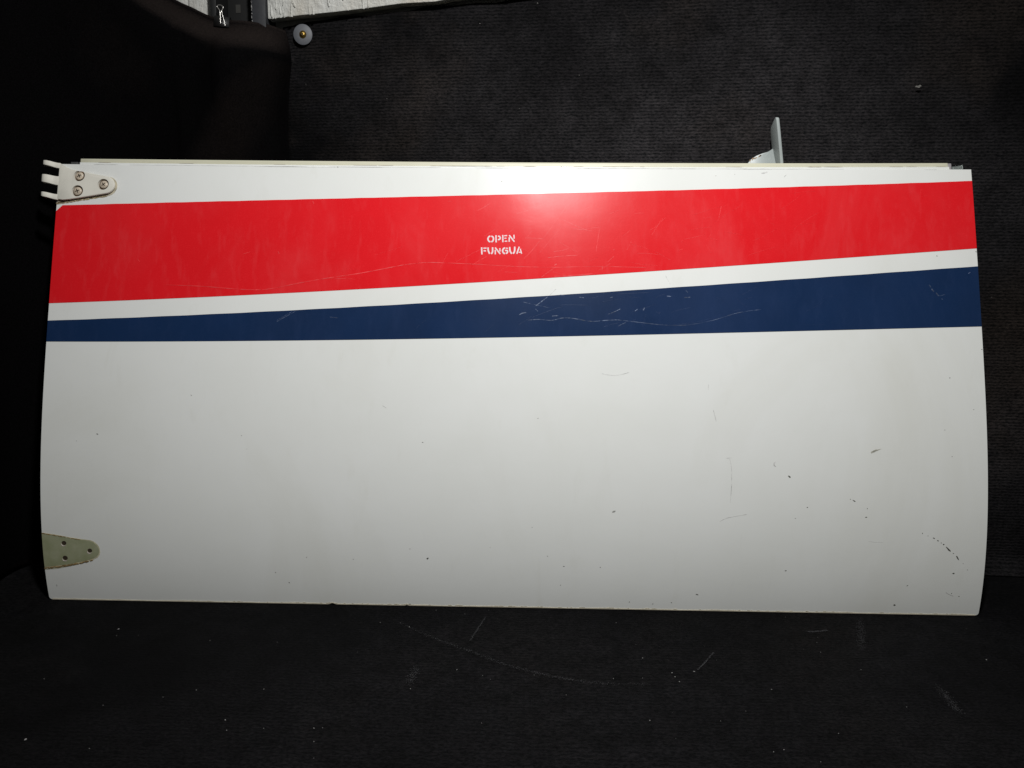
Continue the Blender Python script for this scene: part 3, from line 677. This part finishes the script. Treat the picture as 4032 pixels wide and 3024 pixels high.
# brushed smear on the lower right: a fan of hair-fine streaks
it = []
for k in range(16):
    x, s, l, w, a, _ = SMEAR
    t = rnd.uniform(-0.5, 0.5); x0 = x - l * 0.5 + rnd.uniform(0, l * 0.35); ln = l * rnd.uniform(0.2, 0.75)
    s0 = s + t * w - (x0 - x) * -0.36; 
    it.append(stroke([(x0, s0), (x0 + ln, s0 + ln * 0.36)], 0.00035, 0.00012, -0.0002, 0.3, 2, 0.4, rnd))
o = gather('smear_streaks', it, plain('smear_brown', (0.43, 0.42, 0.35), 0.6, 0, 0.15, 200)); o['kind'] = 'stuff'

# --- bare cream lower edge with old sealant
shell('lower_edge', XS[3:-3], lambda x: skin_lo(x) - 0.0002, lambda x: skin_lo(x) + 0.00125 + 0.0005 * math.sin(x * 61) * math.sin(x * 17) + 0.0002 * math.sin(x * 211), 2, 0.00030, -0.0024, M_EDGE, door)
it = []
for k in range(90):
    x = rnd.uniform(-0.45, 0.60); l = rnd.uniform(0.001, 0.006)
    it.append(blob(x, skin_lo(x) + rnd.uniform(0.0013, 0.0021), l, rnd.uniform(0.0003, 0.0007), 0, 0.00036, 0.0))
o = gather('edge_grime', it, plain('edge_brown', (0.52, 0.47, 0.36), 0.8, 0, 0.4, 100)); o['kind'] = 'stuff'

# --- stepped strip and beige flange along the top edge
shell('step_strip', lin(-0.5978, 0.5965, 60), lambda x: poly(TOP, x) + 0.0002, lambda x: poly(STEP, x), 2, -0.0010, -0.0040, M_WHITE, door)
seam = [stroke([(x, poly(TOP, x) + 0.0001), (x + l, poly(TOP, x + l) + 0.0001)], rnd.uniform(0.0002, 0.0005), 0.00012, -0.0012, 0.3, 3, 0.6, rnd) for x, l in ((rnd.uniform(-0.58, 0.50), rnd.uniform(0.02, 0.09)) for _ in range(34))]
o = gather('edge_seam', seam, plain('seam_grey', (0.42, 0.42, 0.40), 0.7, 0, 0.3, 90)); o['kind'] = 'stuff'
fl = shell('top_flange', lin(-0.5982, 0.5958, 60), lambda x: poly(STEP, x) - 0.0008, lambda x: poly(FLG, x), 2, -0.0022, -0.0300, M_BEIGE, door)
bevel_obj(fl, 0.0008, 2)
it = []
for k in range(34):
    x = rnd.choice((rnd.uniform(-0.59, 0.58), rnd.uniform(-0.1, 0.15))); it.append(stroke([(x, poly(STEP, x) + 0.0002), (x + rnd.uniform(0.003, 0.025), poly(STEP, x) + 0.0002)], rnd.uniform(0.0003, 0.0006), -0.0008, -0.0024, 0.4, 2, 0.4, rnd))
o = gather('flange_grime', it, plain('flange_tan', (0.36, 0.31, 0.22), 0.8, 0, 0.3, 90)); o['kind'] = 'stuff'

# --- rubber and plastic seal ends at the top corners
bevel_obj(shell('seal_end', lin(-0.6140, -0.6040, 3), lambda x: 0.6015, lambda x: 0.6085 + 0.0006 * math.sin(x * 900), 2, -0.006, -0.024, M_RUBBER, door), 0.0006)
bevel_obj(shell('seal_end', lin(-0.6020, -0.5985, 2), lambda x: 0.6015, lambda x: 0.6082, 2, -0.005, -0.024, M_RUBBER, door), 0.0006)
bevel_obj(shell('seal_end', lin(0.5962, 0.6008, 3), lambda x: 0.6028, lambda x: 0.6122, 2, -0.0028, -0.018, plain('grey_seal', (0.30, 0.28, 0.29), 0.35), door), 0.0008)
bevel_obj(shell('seal_end', lin(0.6032, 0.6180, 6), lambda x: 0.6025, lambda x: 0.6088 + 0.0030 * ((x - 0.6032) / 0.0148) ** 2, 3, -0.006, -0.0075, M_CLEAR, door), 0.0003)

# --- upper hinge: plate, three lugs, three countersunk screws
hinge = link(bpy.data.objects.new('hinge', None), door)
hinge['label'] = 'white three-lug hinge screwed to the upper left corner'
OUT = [(-0.6230, 0.6012), (-0.6150, 0.5968), (-0.6090, 0.5941), (-0.6040, 0.5926)]
OUT += [(-0.5790, 0.5878), (-0.5570, 0.5836)]
cx, cs, rr = -0.5573, 0.5712, 0.0125
for k in range(13):
    a = math.radians(86 - k * 170 / 12); OUT.append((cx + rr * math.cos(a) * 1.05, cs + rr * math.sin(a)))
OUT += [(-0.5800, 0.5545), (-0.6048, 0.5503), (-0.6140, 0.5494), (-0.6230, 0.5505)]
def solid_outline(name, pts, o1, o0, m, parent, bev=0.0, fo1=None):
    n = len(pts); v = [P(x, s, o1 if fo1 is None else fo1(x)) for x, s in pts] + [P(x, s, o0) for x, s in pts]
    f = [tuple(range(n)), tuple(range(2 * n - 1, n - 1, -1))] + [(j, n + j, n + (j + 1) % n, (j + 1) % n) for j in range(n)]
    o = mesh_obj(name, v, f, m, parent)
    if bev: bevel_obj(o, bev, 2, 30)
    return o
plate = solid_outline('plate', OUT, 0.0048, 0.0012, M_HINGE, hinge, 0.0011)
SCREWS = [(-0.5939, 0.5838, 0.0078), (-0.5950, 0.5622, 0.0080), (-0.5597, 0.5717, 0.0078)]
def frame_at(x, s):
    a = phi(s); return Vector((0, -math.cos(a), math.sin(a))), Vector((0, math.sin(a), math.cos(a)))
cut = []
for x, s, r in SCREWS:
    ax, up = frame_at(x, s)
    c = lathe('tmp', [(r * 0.93, 0.0), (r * 0.95, 0.0022), (r, 0.0049), (r, 0.02)], M_RECESS, None, 32, P(x, s, 0.0), ax, up)
    cut.append(c)
apply_boolean(plate, cut)
plate.data.shade_smooth(); plate.data.set_sharp_from_angle(angle=math.radians(35))
for k, (x, s, r) in enumerate(SCREWS):
    ax, up = frame_at(x, s); r *= 0.72
    if k == 2: x += 0.0006
    c0 = P(x, s, 0.0)
    seat = lathe('screw_seat', [(r * 1.36, 0.0004), (r * 1.36, 0.0016), (r * 0.6, 0.0014)], plain('screw_rust', (0.15, 0.085, 0.04), 0.8, 0, 0.4, 200), hinge, 28, c0, ax, up)
    sw = lathe('screw', [(r * 0.6, 0.0008), (r * 0.96, 0.0030), (r, 0.0036), (r * 0.93, 0.0043), (r * 0.6, 0.0049), (r * 0.2, 0.0051)], M_SCREW, hinge, 30, c0, ax, up, 50)
    side = up.cross(ax)
    for ang in ((25, 110, 40)[k], (25, 110, 40)[k] + 90):
        d = side * math.cos(math.radians(ang)) + up * math.sin(math.radians(ang)); e = d.cross(ax)
        v = [c0 + d * a * r * 0.5 + e * b * r * 0.105 + ax * h for h in (0.0040, 0.00525) for a, b in ((-1, -1), (1, -1), (1, 1), (-1, 1))]
        mesh_obj('cross_recess', v, [(0, 1, 2, 3), (4, 5, 6, 7), (0, 1, 5, 4), (1, 2, 6, 5), (2, 3, 7, 6), (3, 0, 4, 7)], M_RECESS, sw)
def lug(lo0, hi0, lo1, hi1, x1):
    """gooseneck finger from the plate edge out to a rolled end"""
    prof = [(-0.6215, 0.0048, 0.0012), (-0.6262, 0.0050, 0.0010), (-0.6300, 0.0062, 0.0016), (-0.6340, 0.0086, 0.0032), (-0.6385, 0.0098, 0.0036), (x1 + 0.0028, 0.0092, 0.0026), (x1 + 0.0008, 0.0074, 0.0030), (x1, 0.0056, 0.0044)]
    v, f = [], []
    for i, (x, a, b) in enumerate(prof):
        t = i / (len(prof) - 1)
        lo = lo0 + (lo1 - lo0) * t; hi = hi0 + (hi1 - hi0) * t
        for s, o in ((lo, a), (hi, a), (hi, b), (lo, b)): v.append(P(x, s, o))
    for i in range(len(prof) - 1):
        for j in range(4):
            f.append((4 * i + j, 4 * i + (j + 1) % 4, 4 * i + 4 + (j + 1) % 4, 4 * i + 4 + j))
    e = 4 * (len(prof) - 1); f += [(0, 1, 2, 3), (e, e + 3, e + 2, e + 1)]
    o = mesh_obj('lug', v, f, M_HINGE, hinge)
    return bevel_obj(o, 0.0007, 2, 40)
lug(0.5942, 0.6020, 0.5993, 0.6056, -0.6450)
lug(0.5700, 0.5828, 0.5746, 0.5850, -0.6452)
lug(0.5493, 0.5572, 0.5543, 0.5603, -0.6442)
# tan sealant line and painted-in shade ring round the plate, and grime under its lower edge
mx, ms = -0.588, 0.574
sealant_shade_pts = [(mx + (x - mx) * 1.035 + (0.0004 if x > -0.6 else 0), ms + (s - ms) * (1.05 if s > ms else 1.12)) for x, s in OUT if x > -0.6232]
sealant_shade_pts = [(max(x, -0.6246), s) for x, s in sealant_shade_pts]
solid_outline('sealant_shade_ring', sealant_shade_pts, 0.00035, -0.0008, plain('ring_tan', (0.50, 0.45, 0.34), 0.7, 0, 0.3, 140), hinge)
it = []
for k in range(80):
    t = rnd.random(); x = -0.6235 + t * 0.068; s = 0.5455 + t * 0.0112 + rnd.uniform(-0.0012, 0.0012) * (1 - 0.4 * t)
    it.append(blob(x, s, rnd.uniform(0.002, 0.007), rnd.uniform(0.0008, 0.0020) * (1 - 0.4 * t), -9, 0.0006, 0.0))
o = gather('sealant', it, M_TAN, hinge); o['kind'] = 'stuff'
it = []
for k in range(110):
    t = rnd.random() ** 1.3; x = -0.6225 + t * 0.066; s = 0.5470 + t * 0.0108 + rnd.uniform(-0.0008, 0.0007)
    it.append(blob(x, s, rnd.uniform(0.001, 0.005), rnd.uniform(0.0005, 0.0014) * (1 - 0.5 * t), -9, 0.0008, 0.0))
o = gather('grime', it, M_GRIME, hinge); o['kind'] = 'stuff'

# --- bare hinge seat below, green primer with three screw holes
PAD = [(-0.6249, 0.0946), (-0.6145, 0.0935), (-0.6010, 0.0912), (-0.5890, 0.0889), (-0.5808, 0.0874), (-0.5690, 0.0866), (-0.5610, 0.0856), (-0.5555, 0.0832), (-0.5514, 0.0795),
       (-0.5490, 0.0752), (-0.5484, 0.0710), (-0.5497, 0.0672), (-0.5530, 0.0634), (-0.5595, 0.0603), (-0.5750, 0.0562), (-0.5902, 0.0525), (-0.6080, 0.0500), (-0.6249, 0.0480)]
def dense(pts, n):
    o = []
    for i in range(len(pts)):
        a, b = pts[i], pts[(i + 1) % len(pts)]
        for j in range(n): o.append((a[0] + (b[0] - a[0]) * j / n, a[1] + (b[1] - a[1]) * j / n))
    return o
rim = solid_outline('sealant_rim', [(x + 0.0012 * (1 if x > -0.62 else 0) + rnd.uniform(-0.0002, 0.0002), s + (0.0011 if s > 0.072 else -0.0026) + rnd.uniform(-0.0003, 0.0003)) for x, s in dense(PAD, 4)], 0.00016, -0.0004, plain('cream_sealant', (0.56, 0.53, 0.44), 0.6, 0, 0.2, 120), door)
def grid_outline(name, pts, o1, o0, m, parent, ns=10):
    """outline filled as strips in s so that it follows the curve"""
    pts = dense(pts, 2)
    v, f = [], []
    smin, smax = min(p[1] for p in pts), max(p[1] for p in pts)
    rows = []
    for j in range(ns * 2 + 1):
        s = smin + (smax - smin) * (0.002 + 0.996 * j / (ns * 2)); xs = []
        for i in range(len(pts)):
            (a, b), (c, d) = pts[i], pts[(i + 1) % len(pts)]
            if (b <= s) != (d <= s): xs.append(a + (c - a) * (s - b) / (d - b))
        rows.append((s, min(xs), max(xs)))
    K = 12
    for o in (o1, o0):
        for s, a, b in rows:
            for i in range(K + 1): v.append(P(a + (b - a) * i / K, s, o))
    W_, A = K + 1, (K + 1) * len(rows)
    for j in range(len(rows) - 1):
        for i in range(K):
            q = j * W_ + i; f.append((q, q + 1, q + W_ + 1, q + W_)); f.append((A + q, A + q + W_, A + q + W_ + 1, A + q + 1))
    for i in range(K):
        f.append((i, A + i, A + i + 1, i + 1)); t = (len(rows) - 1) * W_ + i; f.append((t, t + 1, A + t + 1, A + t))
    for j in range(len(rows) - 1):
        q = j * W_; f.append((q, q + W_, A + q + W_, A + q)); q += K; f.append((q, A + q, A + q + W_, q + W_))
    return mesh_obj(name, v, f, m, parent, 30)
bpy.data.objects.remove(rim)
RIM = [(x + (0.0011 if x > -0.62 else 0.0), s + (0.0010 if s > 0.072 else -0.0042 * (1 if x < -0.60 else (0.7 if x < -0.56 else 0.35)))) for x, s in PAD]
rim = grid_outline('sealant_rim', RIM, 0.00018, -0.0004, plain('cream_sealant', (0.50, 0.47, 0.33), 0.6, 0, 0.25, 120), door, 14)
pad = grid_outline('hinge_seat', PAD, 0.00040, -0.0004, M_GREEN, door, 14)
pad['label'] = 'bare green primer patch with three screw holes'
HOLES = [(-0.5956, 0.0819, 0.0030), (-0.5955, 0.0611, 0.0032), (-0.5612, 0.0720, 0.0029)]
def cutters():
    cs_ = []
    for x, s, r in HOLES:
        ax, up = frame_at(x, s); cs_.append(lathe('tmp', [(r, -0.02), (r, 0.01)], M_RECESS, None, 20, P(x, s, 0.0), ax, up, sx=1.1))
    return cs_
for o in (skin, rim, pad):
    apply_boolean(o, cutters()); o.data.shade_smooth(); o.data.set_sharp_from_angle(angle=math.radians(30))
for x, s, r in HOLES:                          # pale crescents on the lower lips and the dark hole walls
    ax, up = frame_at(x, s)
    lathe('hole_sleeve', [(r * 1.05, 0.0002), (r * 1.05, -0.0055), (r * 0.2, -0.0056)], M_RECESS, pad, 20, P(x, s, 0.0), ax, up)
    v, f = [], []
    side = up.cross(ax); n = 14
    for j in range(n + 1):
        t = math.radians(185 + j * 150 / n); w = 0.0011 * math.sin(math.pi * (j + 0.4) / (n + 0.8))
        for rad, h in ((r * 1.02, -0.0002), (r * 1.02 + w, 0.0007)):
            v.append(P(x, s, 0) + side * (rad * 1.1 * math.cos(t)) + up * (rad * math.sin(t)) + ax * h)
    f = [(2 * j, 2 * j + 1, 2 * j + 3, 2 * j + 2) for j in range(n)]
    mesh_obj('hole_lip', v, f, M_LETTER, pad, 60)
it = []
for k in range(80):
    t = rnd.random(); x = -0.6245 + t * 0.066; s = 0.0462 + t * t * 0.006 + t * 0.0065 + rnd.uniform(-0.0008, 0.0010)
    it.append(blob(x, s, rnd.uniform(0.001, 0.005), rnd.uniform(0.0004, 0.0011), -12, 0.0007, 0.0))
for k in range(40):
    t = rnd.random(); x = -0.6245 + t * 0.05; s = 0.0950 - t * 0.0078 + rnd.uniform(-0.0004, 0.0004)
    it.append(blob(x, s, rnd.uniform(0.001, 0.005), rnd.uniform(0.0003, 0.0008), 9, 0.0007, 0.0))
o = gather('seat_grime', it, plain('seat_brown', (0.30, 0.21, 0.09), 0.8, 0, 0.4, 120)); o['kind'] = 'stuff'

# --- grey latch bracket standing up behind the top flange
br = link(bpy.data.objects.new('latch_bracket', None), door)
br['label'] = 'grey enamelled bracket fin standing above the top edge'
def fin():
    # outline of the fin in (y, z), sheared in x so it leans like the real one
    o = [(0.136, 0.575), (0.134, 0.600), (0.134, 0.640), (0.1345, 0.6562), (0.1362, 0.6585), (0.1395, 0.6590), (0.1480, 0.6555), (0.1600, 0.6495), (0.1630, 0.6460), (0.1640, 0.6400), (0.1650, 0.6190), (0.1650, 0.575)]
    v = []
    for sx in (-0.0022, 0.0022):
        for y, z in o: v.append((0.3713 - 0.155 * (z - 0.60) + 0.18 * (y - 0.135) * -0.1 + sx, y, z))
    n = len(o); f = [tuple(range(n)), tuple(range(2 * n - 1, n - 1, -1))] + [(j, n + j, n + (j + 1) % n, (j + 1) % n) for j in range(n)]
    return bevel_obj(mesh_obj('fin', v, f, M_GREY, br), 0.0011, 3, 25)
fin()
def foot():
    # rounded foot plate, swept into the fin by a generous fillet
    o = [(0.3220, 0.575), (0.3300, 0.5975), (0.3370, 0.6058), (0.3440, 0.6108), (0.3520, 0.6140), (0.3600, 0.6162), (0.3655, 0.6200), (0.3690, 0.6240), (0.3700, 0.575)]
    v = []
    for dy in (0.0, 0.0045):
        for x, z in o:
            curl = -0.010 * max(0, (x - 0.356) / 0.014) ** 2
            v.append((x, 0.1625 + dy + curl, z))
    n = len(o); f = [tuple(range(n)), tuple(range(2 * n - 1, n - 1, -1))] + [(j, n + j, n + (j + 1) % n, (j + 1) % n) for j in range(n)]
    return bevel_obj(mesh_obj('foot', v, f, M_GREY, br), 0.0009, 2, 25)
foot()
V, F = [], []
for k in range(46):
    x, z = (rnd.uniform(0.335, 0.350), 0); z = 0.6045 + (x - 0.335) * 0.42 + rnd.uniform(-0.0055, 0.0008); r = rnd.uniform(0.0004, 0.0016); b = len(V)
    for j in range(7):
        t = 2 * math.pi * j / 7; q = r * rnd.uniform(0.6, 1.2); V.append((x + q * math.cos(t), 0.1622, z + q * 0.7 * math.sin(t)))
    F.append(tuple(range(b, b + 7)))
o = mesh_obj('rust_stain', V, F, M_RUST, br); o['kind'] = 'stuff'

# ------------------------------------------------------------------ lint and chalk on the carpet
V, F = [], []
def speck(x, y, r, z=0.0009):
    b = len(V); a0 = rnd.uniform(0, 6.28); el = rnd.uniform(1.0, 2.2)
    for h, q in ((0.0, 1.0), (r * 0.7, 0.6)):
        for j in range(6):
            t = 2 * math.pi * j / 6; u, w = r * q * el * math.cos(t) * rnd.uniform(0.7, 1.1), r * q * math.sin(t)
            V.append((x + u * math.cos(a0) - w * math.sin(a0), y + u * math.sin(a0) + w * math.cos(a0), z - 0.0009 + h))
    F.append(tuple(range(b + 6, b + 12)))
    for j in range(6): F.append((b + j, b + (j + 1) % 6, b + 6 + (j + 1) % 6, b + 6 + j))
for x, y, r in LINT: speck(x, y, r * 0.27)
for k in range(30): speck(rnd.uniform(-0.6, 0.7), rnd.uniform(-0.42, -0.01), rnd.uniform(0.00015, 0.00038))
o = mesh_obj('lint', V, F, M_LINT); tag(o, 'pale lint specks scattered over the black carpet', 'lint', 'stuff')
V, F = [], []
for pl, w in CHALK:
    P3 = [(a, b, 0) for a, b in pl]; n = 90
    for k in range(int(420 * (len(pl) / 4))):
        t = rnd.random(); c = cr(P3, t); f_ = min(1, 4 * t, 4 * (1 - t))
        x = c.x + rnd.gauss(0, w * 0.30); y = c.y + rnd.gauss(0, w * 0.30); r = rnd.uniform(0.00012, 0.00036) * (0.5 + 0.5 * f_)
        b = len(V); a0 = rnd.uniform(0, 6.28)
        for j in range(5):
            q = 2 * math.pi * j / 5 + a0; V.append((x + r * 1.6 * math.cos(q), y + r * math.sin(q), 0.0006))
        F.append(tuple(range(b, b + 5)))
o = mesh_obj('chalk_dust', V, F, plain('chalk', (0.050, 0.050, 0.054), 0.95, 0, 0.4, 300)); tag(o, 'faint dusty chalk streaks on the black carpet', 'dust', 'stuff')
